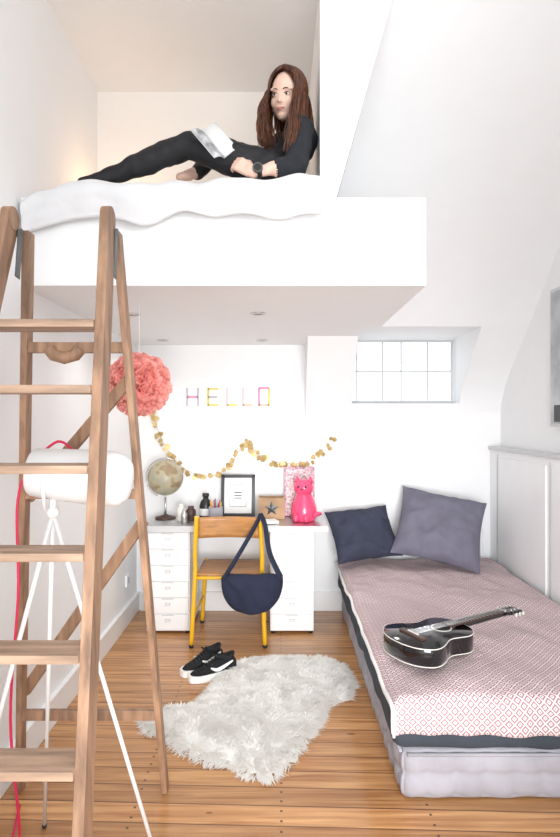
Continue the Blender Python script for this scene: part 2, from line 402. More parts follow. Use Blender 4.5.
# garland
b=B()
gp=spl([P(x,y,4.222) for x,y in((153,411),(160,436),(172,456),(188,471),(212,476),(231,463),(246,441),(258,453),(276,462),(300,463),(318,453),(334,437))],10)
b.tube(gp,.0015,GOLD,5,caps=False)
for i,p in enumerate(gp[::3]):
    for q in range(2):
        r=random.uniform(.016,.028); d=p+Vector((random.uniform(-.02,.02),random.uniform(-.012,.008),random.uniform(-.035,.012)))
        n=random.choice((6,8,12)); M=Matrix.Translation(d)@Euler((math.radians(90)+random.uniform(-.5,.5),random.uniform(-.6,.6),random.uniform(-.5,.5))).to_matrix().to_4x4()
        vs=[(r*(1-.25*(k%2))*math.cos(2*math.pi*k/n),r*(1-.25*(k%2))*math.sin(2*math.pi*k/n),0) for k in range(n)]
        b.add(vs,[tuple(range(n))],GOLD,False,M)
b.build('gold_paper_garland')

# ---------------------------------------------------------------- desk
b=B(); b.bb(-.915,.325,3.75,4.215,.700,.735,METAL); b.bb(-.915,.325,3.744,3.75,.698,.737,GREYC)
def drawers(x0,x1):
    b.bb(x0,x1,3.785,4.21,.02,.70,TRIM)
    for x in(x0+.02,x1-.02):
        for y in(3.81,4.18): b.cyl((x,y,0),(x,y,.02),.015,BLACKP,12)
    h=.66/6
    for i in range(6):
        z=.03+i*h; b.bb(x0+.008,x1-.008,3.770,3.785,z+.004,z+h-.004,TRIM)
        xc=(x0+x1)/2; b.bb(xc-.018,xc+.018,3.765,3.770,z+h*.5,z+h*.5+.020,GREYC); b.bb(xc-.013,xc+.013,3.763,3.765,z+h*.5+.004,z+h*.5+.015,PAPER)
        b.bb(xc-.04,xc+.04,3.768,3.770,z+h-.012,z+h-.006,GREYC)
drawers(-.905,-.612); drawers(-.066,.228)
b.build('drawer_desk',bevel=.003)

# chair
b=B(); yb=3.58; yf=3.96; xl,xr=-.545,-.115
def ct(pts,r=.0145): b.tube(spl(pts,6),r,YEL,12)
for x in(xl,xr):
    s_=1 if x>-.33 else -1
    ct([(x+s_*.02,yb-.03,.012),(x,yb+.0,.44),(x,yb,.60),(x-s_*.012,yb-.015,.835)])
    ct([(x+s_*.01,yf+.02,.012),(x-s_*.02,yf-.01,.43),(x-s_*.03,yf-.04,.437),(x-s_*.015,yb+.1,.437),(x,yb,.437)])
    b.ell((x+s_*.02,yb-.03,.014),(.017,.017,.014),BLACKP); b.ell((x+s_*.01,yf+.02,.014),(.017,.017,.014),BLACKP)
    ct([(x+s_*.01,yb-.015,.20),(x,yf+.01,.20)],.009)
ct([(xl,yb,.437),(xr,yb,.437)],.011); ct([(xl+.03,yf-.03,.437),(xr-.03,yf-.03,.437)],.011)
def ply(fn,nu,nv,th,nrm):
    vs=[];fs=[]
    for s_ in(0,1):
        for j in range(nv+1):
            for i in range(nu+1): vs.append(Vector(fn(i/nu,j/nv))+Vector(nrm)*th*s_)
    W=nu+1;O=W*(nv+1)
    for j in range(nv):
        for i in range(nu):
            a=j*W+i; fs.append((a,a+1,a+W+1,a+W)); fs.append((O+a+W,O+a+W+1,O+a+1,O+a))
    for j in range(nv):
        a=j*W;fs.append((a,a+W,O+a+W,O+a)); a=j*W+nu; fs.append((a+W,a,O+a,O+a+W))
    for i in range(nu):
        a=i;fs.append((a+1,a,O+a,O+a+1)); a=nv*W+i; fs.append((a,a+1,O+a+1,O+a))
    b.add(vs,fs,PLY,True)
ply(lambda u,v:(xl+.01+u*(xr-xl-.02),yb-.005+v*.38,.452-.012*math.sin(math.pi*u)*math.sin(math.pi*v)+.0),12,10,.012,(0,0,1))
ply(lambda u,v:(xl+.015+u*(xr-xl-.03),yb+.015+.035*math.sin(math.pi*u)-.01*v,.69+v*.135),14,6,.012,(0,-1,0))
b.build('school_chair')

# bag hanging on chair
b=B(); c=Vector((-.172,3.455,.400))
def bf(v):
    k=v.x/.20; e=abs(v.z)/.155
    v=Vector((v.x*(1+.12*e*e),v.y,v.z))
    z=v.z*(.62 if v.z>0 else 1.0)*(1+.22*k*k)+.055*k*k
    pl=math.sin((v.x+v.z*.6)*55+3*noise.noise(v*6))*.006*(1-.5*e)
    w=noise.noise(v*10)*.04
    return Vector((v.x*(1+w),v.y*(1+w*3)+(-pl if v.y<0 else pl),z*(1+w)))
b.ell(c,(.192,.075,.152),NAVY,None,56,36,fn=bf)
hook=Vector((-.125,3.545,.84))
for dy in(-.02,.025):
    b.tube(spl([c+Vector((-.175,dy,.07)),c+Vector((-.10,dy,.19)),hook+Vector((-.03,dy*.6,-.06)),hook+Vector((0,dy*.5,.012))],8),.017,NAVY,8,flat=.45)
    b.tube(spl([c+Vector((.18,dy,.07)),c+Vector((.11,dy,.22)),hook+Vector((.03,dy*.6,-.06)),hook+Vector((0,dy*.5,.012))],8),.017,NAVY,8,flat=.45)
b.build('navy_shoulder_bag')

# ---------------------------------------------------------------- desk items
dz=.736
b=B(); gc=Vector((-.832,4.05,1.03))
GL=bpy.data.materials.new('globe_map'); GL.use_nodes=True; nt=GL.node_tree; bs=nt.nodes['Principled BSDF']; bs.inputs['Roughness'].default_value=.35
tc=nt.nodes.new('ShaderNodeTexCoord'); n=nt.nodes.new('ShaderNodeTexNoise'); n.inputs['Scale'].default_value=9; n.inputs['Detail'].default_value=5; nt.links.new(tc.outputs['Object'],n.inputs['Vector'])
r=nt.nodes.new('ShaderNodeValToRGB'); e=r.color_ramp.elements; e[0].position=.47;e[0].color=(.38,.36,.27,1); e[1].position=.58;e[1].color=(.30,.22,.13,1); x=e.new(.51);x.color=(.46,.41,.27,1)
nt.links.new(n.outputs[0],r.inputs[0]); nt.links.new(r.outputs[0],bs.inputs['Base Color'])
b.ell(gc,.128,GL,None,36,24)
arc=[gc+Vector((math.cos(t)*.142,0,math.sin(t)*.142)) for t in [math.radians(67+180*k/20) for k in range(21)]]
b.tube(arc,.005,METAL,8); b.cyl(gc+Vector((0,0,-.142)),(gc.x,gc.y,dz+.012),.008,METAL)
b.lathe([(0,dz),(.075,dz),(.075,dz+.01),(.03,dz+.022),(.01,dz+.03),(0,dz+.03)],FRETB,Matrix.Translation((gc.x,gc.y,0)))
b.cyl(arc[0],gc+(arc[0]-gc)*.85,.005,METAL,8)
b.build('desk_globe')
b=B(); M=Matrix.Translation((-.31,4.10,dz+.003))@Euler((math.radians(-9),0,0)).to_matrix().to_4x4()
for a,s_ in(((0,0,.012),(.25,.02,.024)),((0,0,.296),(.25,.02,.024)),((-.113,0,.154),(.024,.02,.308)),((.113,0,.154),(.024,.02,.308))): b.box(a,s_,BLACKP,M)
b.box((0,.003,.154),(.21,.008,.27),PAPER,M); b.box((0,-.002,.154),(.10,.004,.13),PAPER,M)
for z in(.175,.155,.135):b.box((0,-.003,z),(.055,.004,.007),BLACKP,M)
for x in(-.06,.06): b.box((x,-.002,.154),(.002,.004,.16),BLACKP,M)
for z in(.074,.234): b.box((0,-.002,z),(.12,.004,.002),BLACKP,M)
b.build('black_picture_frame',bevel=.002)
b=B(); sb=Vector((-.06,4.05,dz)); WB=mat('light_wood_crate',(.42,.26,.14),.6,var=.2)
b.bb(sb.x-.095,sb.x+.095,4.0,4.012,dz,dz+.155,WB); b.bb(sb.x-.095,sb.x+.095,4.10,4.112,dz,dz+.155,WB)
b.bb(sb.x-.095,sb.x-.083,4.012,4.10,dz,dz+.155,WB); b.bb(sb.x+.083,sb.x+.095,4.012,4.10,dz,dz+.155,WB); b.bb(sb.x-.083,sb.x+.083,4.012,4.10,dz,dz+.012,WB)
sv=[];
for k in range(10):
    rr=.055 if k%2==0 else .023; a=math.pi/2+k*math.pi/5; sv.append((sb.x+rr*math.cos(a),3.998,dz+.078+rr*math.sin(a)))
b.add(sv+[(sb.x,3.996,dz+.078)],[(k,(k+1)%10,10) for k in range(10)],BLACKP)
b.build('star_storage_box',bevel=.002)
b=B(); pc=(.170,3.96,dz)
M=Matrix.Translation(pc)@Euler((0,0,math.radians(-15))).to_matrix().to_4x4()
b.lathe([(0,0),(.075,0),(.088,.02),(.092,.06),(.085,.11),(.068,.155),(.056,.185),(.05,.20),(0,.21)],PINK,M,32)
b.ell((0,-.01,.235),(.07,.062,.06),PINK,None,24,16,M=M)
for s_ in(-1,1):
    b.tube([(s_*.045,-.005,.27),(s_*.05,-.005,.315)],[.026,.004],PINK,12,M)
    b.ell((s_*.035,-.08,.03),(.024,.04,.03),PINK,M=M); b.ell((s_*.026,-.066,.245),(.009,.005,.009),BLACKP,M=M)
b.tube(spl([(.07,.04,.03),(.11,.02,.05),(.11,-.03,.06),(.08,-.06,.05)],6),.014,PINK,10,M)
b.ell((0,-.072,.228),(.007,.006,.005),BLACKP,M=M)
b.build('pink_cat_figurine')
b=B(); MG=mat('pink_patterned_cover',(.70,.34,.42),.5,var=.5,scale=45)
M=Matrix.Translation((.145,4.13,dz+.003))@Euler((math.radians(-8),0,0)).to_matrix().to_4x4()
b.box((0,0,.18),(.225,.02,.36),MG,M); b.box((0,.0,.18),(.20,.023,.33),mat('cover_panel_rose',(.78,.50,.53),.5,var=.45,scale=60),M); b.box((.004,.0,.18),(.223,.014,.352),PAPER,M)
b.build('patterned_book',bevel=.002)
b=B(); M=Matrix.Translation((-.535,4.02,dz))
b.lathe([(0,0),(.04,0),(.045,.01),(.045,.10),(.035,.13),(.02,.145),(.018,.16),(.024,.162),(.024,.185),(0,.187)],BLACKP,M); b.lathe([(.0455,.03),(.0455,.08)],PAPER,M); b.build('ink_bottle')
b=B()
for i,(x,h,r_) in enumerate(((-.70,.12,.03),(-.635,.10,.034),(-.665,.09,.022))):
    M=Matrix.Translation((x,(3.95,3.98,3.88)[i],dz)); mm=(GREYL,FRETB,METAL)[i]
    b.lathe([(0,0),(r_,0),(r_,h*.7),(r_*.6,h*.85),(r_*.6,h),(0,h)],mm,M)
b.build('small_jars')
b=B(); b.lathe([(0,0),(.05,0),(.05,.10),(.046,.10),(.046,.006),(0,.006)],MATTR,Matrix.Translation((-.455,3.95,dz)))
for i in range(7):
    a=i*.9; b.cyl((-.455+.02*math.cos(a),3.95+.02*math.sin(a),dz+.012),(-.455+.04*math.cos(a),3.95+.04*math.sin(a),dz+.13+.01*(i%3)),.0035,(YEL,RED,BLACKP,PLY)[i%4],8)
b.build('pencil_pot')
b=B()
for i in range(5): b.box((-.27+.01*i,3.865,dz+.004+.004*i),(.24,.17,.0035),(PAPER,GREYL)[i%2],rot=(0,0,.1*math.sin(i*2)))
b.box((-.08,3.865,dz+.011),(.12,.10,.016),PAPER,rot=(0,0,.3))
b.build('paper_stack')

# ---------------------------------------------------------------- sheepskin rug
poly=[(140,722),(160,712),(196,706),(208,692),(216,680),(238,664),(262,660),(296,660),(325,660),(345,668),(355,688),(350,700),(326,708),(318,728),(303,748),(288,768),(270,783),(245,778),(232,768),(205,765),(178,752),(165,738),(146,734)]
pp=[FL(*q) for q in poly]
def inside(x,y):
    r=False;j=len(pp)-1
    for i in range(len(pp)):
        if (pp[i].y>y)!=(pp[j].y>y) and x<(pp[j].x-pp[i].x)*(y-pp[i].y)/(pp[j].y-pp[i].y)+pp[i].x: r=not r
        j=i
    return r
def edged(x,y):
    p=Vector((x,y,0));m_=9
    for i in range(len(pp)):
        a=pp[i];c2=pp[(i+1)%len(pp)];t=max(0,min(1,(p-a).dot(c2-a)/(c2-a).length_squared)); m_=min(m_,(p-(a+(c2-a)*t)).length)
    return m_
cen=sum(pp,Vector())/len(pp)
b=B(); x0=min(p.x for p in pp);x1=max(p.x for p in pp);y0=min(p.y for p in pp);y1=max(p.y for p in pp)
g=.02; grid={};vs=[];fs=[]
nx=int((x1-x0)/g)+1;ny=int((y1-y0)/g)+1
for j in range(ny+1):
    for i in range(nx+1):
        x=x0+i*g;y=y0+j*g
        if inside(x,y):
            e_=edged(x,y); grid[(i,j)]=len(vs); vs.append((x,y,.004+.036*min(1,e_/.06)+.006*noise.noise(Vector((x*15,y*15,0)))))
for (i,j) in list(grid):
    if all(k in grid for k in((i+1,j),(i+1,j+1),(i,j+1))): fs.append((grid[(i,j)],grid[(i+1,j)],grid[(i+1,j+1)],grid[(i,j+1)]))
b.add(vs,fs,FUR,True)
cnt=0
while cnt<30000:
    x=random.uniform(x0,x1);y=random.uniform(y0,y1)
    if not inside(x,y): continue
    cnt+=1; e_=edged(x,y); h=.03*min(1,e_/.06)
    nz=noise.noise(Vector((x*11,y*11,3)))*math.pi*2.0; o=Vector((x,y,0))-cen; o.normalize()
    d=Vector((math.cos(nz),math.sin(nz),0))*.6+o*(.9 if e_<.05 else .25)+Vector((random.uniform(-.5,.5),random.uniform(-.5,.5),0)); d.normalize()
    L=random.uniform(.028,.055); up=random.uniform(.35,.8) if e_>.03 else .3
    p0=Vector((x,y,h)); p1=p0+d*L*.45+Vector((0,0,L*.45*up)); p2=p0+d*L*.95+Vector((0,0,L*.45*up-(.6*h if e_<.03 else 0)))
    if p2.z<.003:p2.z=.003
    w=d.cross(Vector((0,0,1))).normalized()*.0022
    b.add([p0-w,p0+w,p1+w,p1-w,p2],[(0,1,2,3),(3,2,4)],FUR,True)
b.build('sheepskin_rug')

# ---------------------------------------------------------------- sneakers
b=B()
def shoe(M):
    secs=[(0,.022),(.008,.030),(.03,.036),(.08,.036),(.13,.038),(.18,.046),(.22,.045),(.25,.036),(.268,.02),(.274,.008)]
    def loft(z0,z1,grow,m,top=None):
        ring=[(x-(grow if i<2 else 0)+(grow if i>7 else 0),w+grow) for i,(x,w) in enumerate(secs)]
        L=[(x,w) for x,w in ring]+[(x,-w) for x,w in ring[::-1]]
        n_=len(L); vs=[]
        for z in(z0,z1): vs+=[(x,y,z) for x,y in L]
        fs=[tuple(range(n_))[::-1],tuple(range(n_,2*n_))]+[(i,(i+1)%n_,n_+(i+1)%n_,n_+i) for i in range(n_)]
        b.add(vs,fs,m,False,M)
    loft(0.001,.036,.007,RUBBER)
    hs=[(.002,.026,.082),(.02,.034,.106),(.06,.036,.102),(.09,.036,.096),(.12,.038,.100),(.16,.042,.078),(.20,.044,.060),(.235,.040,.052),(.262,.024,.042),(.27,.010,.037)]
    vs=[];K=12
    for x,w,h in hs:
        for k in range(K+1):
            a=math.pi*k/K; vs.append((x,w*math.copysign(abs(math.cos(a))**.7,math.cos(a)),.030+(h-.030)*math.sin(a)**.8))
    fs=[(i*(K+1)+k,i*(K+1)+k+1,(i+1)*(K+1)+k+1,(i+1)*(K+1)+k) for i in range(len(hs)-1) for k in range(K)]
    fs.append(tuple(range(K+1))); b.add(vs,fs,SUEDE,True,M)
    col=[(.06+.048*math.cos(t),.027*math.sin(t),.106+.008*math.cos(2*t)) for t in [2*math.pi*k/18 for k in range(19)]]
    b.tube(col,.009,SUEDE,8,M); b.ell((.06,0,.106),(.042,.021,.004),DARK,M=M)
    b.box((.118,0,.110),(.035,.04,.008),SUEDE,M,rot=(0,math.radians(-40),0))
    for i in range(5):
        x=.125+i*.016; z=.106-i*.0085; b.tube([(x,-.022,z-.008),(x,0,z+.002),(x,.022,z-.008)],.003,BLACKP,6,M)
    for s_ in(-1,1):
        b.tube(spl([(.030,s_*.037,.082),(.09,s_*.041,.060),(.130,s_*.0435,.052),(.165,s_*.043,.068)],6),[.004+.0065*math.sin(math.pi*min(1,k/18*1.0)) for k in range(19)],RUBBER,8,M,flat=1)
for (px,py,a) in((221,662,224),(235,671,209)):
    f=FL(px,py); shoe(Matrix.Translation((f.x,f.y,.0))@Euler((0,0,math.radians(a))).to_matrix().to_4x4())
b.build('black_sneakers')

# ---------------------------------------------------------------- bed
bx0,bx1,by0,by1=.455,1.56,2.12,4.20
b=B()
def tf(q,nn):
    d=0
    if abs(nn.z)<.75:
        t=q.y if abs(nn.x)>abs(nn.y) else q.x
        d=-.012*abs(math.cos(t*math.pi/.11))**6
        d-=.010*math.exp(-(q.z/.012)**2)
    return d
b.soft(((bx0+bx1)/2,(by0+by1)/2,.100),(bx1-bx0,by1-by0,.200),.045,MATTR,90,.003,10,tuft=tf)
b.tube([(bx0+.01,by0+.03,.18),(bx0+.005,by1-.05,.18)],.007,MATTR,6)
b.tube([(bx0+.03,by0+.005,.18),(bx1-.03,by0+.005,.18)],.007,MATTR,6)
b.soft(((bx0+bx1)/2-.010,(by0+by1)/2-.008,.290),(bx1-bx0+.03,by1-by0+.020,.190),.05,SLATE,80,.008,7)
b.build('floor_mattress_bed')
def sheet(name,x0,x1,y0,y1,zf,dropL,dropN,m,nx=70,ny=110,solid=.018,amp=.008,rr=.045,edge=None,puff=0):
    b=B();uv=[];vs=[];fs=[]
    W=x1-x0;D=y1-y0
    for j in range(ny+1):
        for i in range(nx+1):
            s_=-dropL+(W+dropL)*i/nx; t=-dropN+(D+dropN)*j/ny
            def bend(q,):
                a=rr*math.pi/2
                if q>=a*.5: return q,0
                q2=a*.5-q
                if q2<a: th=q2/rr; return a*.5-rr*math.sin(th), rr*(1-math.cos(th))
                return a*.5-rr, rr+(q2-a)
            hx,dx=bend(s_); hy,dy=bend(t)
            x=x0+hx;y=y0+hy;z=zf(x,y)-max(dx,dy)-.25*min(dx,dy)
            w=noise.noise(Vector((s_*3.2,t*3.2,1.7)))*amp*1.4+noise.noise(Vector((s_*9,t*6+s_*4,5)))*amp*.9+abs(noise.noise(Vector((s_*7,t*12-s_*5,9))))*amp*.5
            flare=min(.05,max(dx,dy)*.12)
            if dx>0: x-=flare*(.5+noise.noise(Vector((t*8,0,2)))*1.2)*(dx/(dx+dy+1e-6))
            if dy>0:
                y-=flare*(.5+noise.noise(Vector((s_*8,3,2)))*1.2)*(dy/(dx+dy+1e-6))
                if puff: y-=puff*math.sin(math.pi*min(1,dy/(dropN*.95)))*(1+.9*noise.noise(Vector((s_*6,dy*14,7))))
            z+=w if max(dx,dy)<rr else w*.5
            if puff and dy>rr: z+=.35*(dy-rr)*noise.noise(Vector((s_*5,1,1)))
            vs.append(Vector((x,y,z))); uv.append((s_,t))
    for j in range(ny):
        for i in range(nx):
            a=j*(nx+1)+i; fs.append((a,a+1,a+nx+2,a+nx+1))
    b.add(vs,fs,m,True)
    if edge:
        e1=[vs[j*(nx+1)] for j in range(0,ny+1)]
        b.tube(e1,.006,edge,6); uv+= [(0,0)]*(len(b.v)-len(vs))
    return b.build(name,solid=solid,uv=uv)
sheet('patterned_quilt',.430,1.555,2.07,4.14,lambda x,y:.424,.030,.122,QUILT,nx=90,ny=150,edge=PAPER,solid=.016,amp=.014)
def RM(c,rx,ry,rz,pre=0): return Matrix.Translation(c)@Euler((math.radians(rx),math.radians(ry),math.radians(rz))).to_matrix().to_4x4()@Euler((0,0,math.radians(pre))).to_matrix().to_4x4()
b=B(); b.pillow(.48,.41,.17,NAVYP,RM((.595,4.00,.635),52,0,8,6),1); b.build('navy_pillow')
b=B(); b.pillow(.60,.54,.20,GREYP,RM((1.12,3.92,.695),54,0,-6,-13),5); b.build('grey_pillow')

# ---------------------------------------------------------------- guitar
b=B(); sc=.80; ang=math.radians(30)
M=Matrix.Translation((.485,2.345,.449))@Euler((0,0,ang)).to_matrix().to_4x4()@Matrix.Scale(sc,4)
half=[(0,0),(.004,.06),(.03,.13),(.08,.18),(.13,.19),(.19,.170),(.24,.142),(.28,.132),(.33,.140),(.38,.150),(.43,.138),(.47,.10),(.49,.05),(.494,0)]
hp=spl([(x,y,0) for x,y in half],5)
out=[(p.x,p.y) for p in hp]+[(p.x,-p.y) for p in hp[::-1][1:-1]]
n_=len(out); ctr=(.24,0)
def ring(sx,z): return [(ctr[0]+(x-ctr[0])*sx,y*sx,z) for x,y in out]
rings=[ring(.97,0),ring(1,.006),ring(1,.094),ring(.985,.1)]
vs=sum(rings,[]); fs=[]
for j in range(3): fs+=[(j*n_+(i+1)%n_,j*n_+i,(j+1)*n_+i,(j+1)*n_+(i+1)%n_) for i in range(n_)]
vs+=[(ctr[0],0,0),(ctr[0],0,.103)]
fs+=[(i,(i+1)%n_,4*n_) for i in range(n_)]+[(3*n_+(i+1)%n_,3*n_+i,4*n_+1) for i in range(n_)]
b.add(vs,fs,GBLACK,True,M)
for z in(.006,.096):
    q=[(ctr[0]+(x-ctr[0])*1.002,y*1.002,z) for x,y in out]; b.tube(q+[q[0]],.0026,GREYL,6,M)
b.cyl((.335,0,.101),(.335,0,.1035),.056,GREYL,32,M); b.cyl((.335,0,.1035),(.335,0,.1045),.049,DARK,32,M)
b.box((.12,0,.108),(.035,.17,.012),FRETB,M); b.box((.125,0,.116),(.005,.08,.006),GREYL,M)
def nb(x0,x1,w0,w1,z0,z1,m):
    vs=[(x0,-w0/2,z0),(x0,w0/2,z0),(x1,w1/2,z0),(x1,-w1/2,z0),(x0,-w0/2,z1),(x0,w0/2,z1),(x1,w1/2,z1),(x1,-w1/2,z1)]
    b.add(vs,[(3,2,1,0),(4,5,6,7),(0,1,5,4),(1,2,6,5),(2,3,7,6),(3,0,4,7)],m,False,M)
nb(.375,.84,.058,.046,.104,.111,FRETB)
b.tube([(.48,0,.09),(.52,0,.095),(.83,0,.095),(.86,0,.092)],[.03,.025,.021,.022],GBLACK,14,M,flat=.6)
for i in range(17): 
    x=.84-(.84-.12)*(1-2**(-(i+1)/12)); b.box((x,0,.112),(.003,.05,.003),METAL,M)
b.box((.842,0,.112),(.006,.046,.008),GREYL,M)
nb(.845,.865,.046,.07,.088,.106,GBLACK); nb(.865,.97,.07,.078,.086,.104,GBLACK)
for i in range(3):
    for s_ in(-1,1):
        x=.885+i*.032; b.cyl((x,s_*.028,.104),(x,s_*.028,.118),.005,METAL,10,M); b.cyl((x,s_*.036,.095),(x,s_*.062,.095),.003,METAL,8,M); b.ell((x,s_*.066,.095),(.009,.005,.012),GREYL,M=M,nu=10,nv=8)
for i in range(6):
    y=(i-2.5); b.tube([(.125,y*.011,.119),(.842,y*.007,.117),(.89+.03*(i%3),math.copysign(.028,y),.112)],.0009,METAL,5,M)
b.build('acoustic_guitar')

# ---------------------------------------------------------------- loft mattress
b=B(); b.soft((-.455,2.83,2.427),(1.225,.80,.070),.033,WHITEP,70,.002,6); b.build('loft_mattress')
def zl(x,y):
    d=max(0,(-.72-x)/.37); e=max(0,min(1,(-.25-x)/.3))
    z=2.460-.012*e+.03*min(1,max(0,(y-2.36)/.15))-.07*d*d
    return z+.018*noise.noise(Vector((x*6,y*5,0)))
sheet('white_duvet',-1.075,.170,2.335,3.25,lambda x,y:zl(x,y)+.012,0,.16,WHITEP,nx=150,ny=90,solid=.012,amp=.016,rr=.045,puff=.022)

# ---------------------------------------------------------------- girl
def segmesh(segs,n=16):
    q=B()
    for p0,p1,r0,r1 in segs:
        p0=Vector(p0);p1=Vector(p1); q.ell(p0,r0,SKIN,None,n,10); q.ell(p1,r1,SKIN,None,n,10)
        q.tube([p0,p1],[r0,r1],SKIN,n)
    return q
def remesh(q,vox,sm=4):
    me=bpy.data.meshes.new('t'); me.from_pydata([tuple(v) for v in q.v],[],q.f); ob=bpy.data.objects.new('t',me); S.collection.objects.link(ob)
    r=ob.modifiers.new('r','REMESH'); r.mode='VOXEL'; r.voxel_size=vox
    s_=ob.modifiers.new('s','SMOOTH'); s_.factor=.5; s_.iterations=sm
    dg=bpy.context.evaluated_depsgraph_get(); ev=ob.evaluated_get(dg); m2=ev.to_mesh()
    vs=[v.co.copy() for v in m2.vertices]; fs=[tuple(p.vertices) for p in m2.polygons]; ev.to_mesh_clear()
    bpy.data.objects.remove(ob,do_unlink=True); return vs,fs
G=B()
pel=P(283,171,2.58); bel=P(291,158,2.60); che=P(299,141,2.60); nb0=P(300,124,2.60); hc=P(287,97,2.57)
shL=P(302,129,2.50); elL=P(296,166,2.45); wrL=P(254,172,2.41)
shR=P(292,130,2.70); elR=P(262,160,2.74); wrR=P(236,156,2.66)
hipL=P(266,170,2.53); knL=P(189,145,2.50); anL=P(106,178,2.50); toL=P(82,182,2.50)
hipR=P(268,172,2.66); knR=P(222,148,2.80); anR=P(197,173,2.66); toR=P(180,177,2.60)
bones=[ (pel,bel,.095,.082,'s'),(bel,che,.082,.088,'s'),(che,che+Vector((0,-.06,.03)),.075,.06,'s'),(che,che+Vector((0,.06,.03)),.075,.06,'s'),
 (che,nb0,.07,.045,'s'),(nb0+Vector((0,0,-.01)),shL,.042,.048,'s'),(nb0+Vector((0,0,-.01)),shR,.042,.046,'s'),
 (nb0,hc+Vector((.01,.02,-.03)),.033,.034,'k'),
 (shL,elL,.056,.052,'s'),(elL,elL.lerp(wrL,.35),.048,.042,'s'),(elL.lerp(wrL,.35),wrL,.032,.024,'k'),(shR,elR,.045,.038,'s'),(elR,wrR,.032,.022,'k'),
 (pel,hipL,.088,.088,'p'),(pel,hipR,.085,.080,'p'),(hipL,knL,.088,.060,'p'),(knL,knL.lerp(anL,.35),.058,.056,'p'),(knL.lerp(anL,.35),anL,.056,.036,'p'),
 (hipR,knR,.078,.056,'p'),(knR,anR,.050,.034,'p'),(anR,toR,.030,.020,'k'),
 (anL,toL+Vector((0,0,-.003)),.034,.022,'p'),(anL+Vector((.02,0,-.004)),toL,.028,.020,'p')]
vs,fs=remesh(segmesh([x[:4] for x in bones]),.0065,5)
vs=[v+Vector((noise.noise(v*22),noise.noise(v*22+Vector((5,5,5))),noise.noise(v*22+Vector((9,1,7)))))*.007 for v in vs]
mm={'s':BLACKF,'k':SKIN,'p':BLACKL}
def cls(p):
    best=9;k='s'
    for a,c2,r0,r1,t_ in bones:
        ab=c2-a;t=max(0,min(1,(p-a).dot(ab)/ab.length_squared)); d=(p-(a+ab*t)).length-(r0+(r1-r0)*t)
        if d<best: best=d;k=t_
    return k
ks=[cls(v) for v in vs]
from collections import Counter
groups={'s':[],'k':[],'p':[]}
for f in fs: groups[Counter(ks[i] for i in f).most_common(1)[0][0]].append(f)
o=len(G.v); G.v+=vs
for k,ff in groups.items():
    i=G.mi(mm[k])
    for f in ff: G.f.append([o+a for a in f]); G.m.append(i); G.s.append(True)
def hand(M,curl,mirror=1):
    segs=[]
    T=lambda p: M@Vector((p[0],p[1]*mirror,p[2]))
    ys=[.027,.009,-.009,-.026]; Ls=[.062,.069,.064,.050]
    segs.append((T((-.012,.004,0)),T((.012,.004,0)),.021,.022)); segs.append((T((-.012,-.006,0)),T((.012,-.006,0)),.020,.021))
    for y,L in zip(ys,Ls):
        segs.append((T((.008,y*.65,0)),T((.068,y,0)),.0155,.0115))
        p=Vector((.068,y,0)); a=0
        for k,(fr_,r0,r1) in enumerate(((.45,.0095,.0085),(.31,.0085,.0078),(.24,.0078,.0065))):
            a+=curl[k]; q=p+Vector((math.cos(a),0,-math.sin(a)))*L*fr_; segs.append((T(p),T(q),r0,r1)); p=q
    segs.append((T((.012,.018,-.004)),T((.040,.043,-.016)),.015,.0115)); segs.append((T((.040,.043,-.016)),T((.060,.050,-.030)),.0105,.009)); segs.append((T((.060,.050,-.030)),T((.076,.046,-.040)),.009,.007))
    v2,f2=remesh(segmesh(segs,12),.0030,2); G.add(v2,f2,SKIN,True)
def frame(o,xd,zd):
    x=Vector(xd).normalized(); z=Vector(zd); z=(z-x*z.dot(x)).normalized(); y=z.cross(x)
    M=Matrix((x,y,z)).transposed().to_4x4(); M.translation=o; return M
hs=.92
ML=frame(wrL+Vector((-.012,0,.003)),(-.88,.10,.55),(-.25,-.9,.35))@Matrix.Scale(hs,4)
hand(ML,(.5,.75,.5),-1)
MR=frame(wrR+Vector((-.012,0,.003)),(-.9,-.15,.35),(.1,.85,.5))@Matrix.Scale(hs,4)
hand(MR,(.4,.6,.5),1)
wd=(wrL-elL).normalized(); wc=wrL-wd*.018
G.tube([wc-wd*.010,wc-wd*.009,wc+wd*.010],[.0285,.030,.029],BLACKP,24)
fd=Vector((0,-1,.1)).normalized(); G.cyl(wc+fd*.024,wc+fd*.035,.022,DKMETAL,24); G.cyl(wc+fd*.035,wc+fd*.036,.016,BLACKP,24)
HM=Matrix.Translation(hc)@Euler((0,math.radians(8),0)).to_matrix().to_4x4()@Euler((0,0,math.radians(-22))).to_matrix().to_4x4()@Euler((math.radians(21),0,0)).to_matrix().to_4x4()@Matrix.Scale(1.0,4)
q=B()
q.ell((0,.012,.022),(.073,.090,.087),SKIN,None,28,18); q.ell((0,-.018,-.030),(.060,.066,.074),SKIN,None,28,18); q.ell((0,-.052,-.083),(.027,.027,.021),SKIN)
for s_ in(-1,1): q.ell((s_*.034,-.050,-.030),(.024,.026,.026),SKIN); q.ell((s_*.032,-.058,.022),(.026,.018,.010),SKIN)
q.ell((0,-.068,-.060),(.020,.016,.014),SKIN)
q.tube([(0,-.070,.012),(0,-.080,-.012),(0,-.090,-.028)],[.006,.007,.008],SKIN,12); q.ell((0,-.088,-.029),(.009,.009,.008),SKIN)
for s_ in(-1,1): q.ell((s_*.009,-.081,-.032),(.006,.008,.005),SKIN); q.ell((s_*.074,.008,-.008),(.008,.018,.029),SKIN,(0,0,s_*.3))
vs,fs=remesh(q,.0032,3); G.add(vs,fs,SKIN,True,HM)
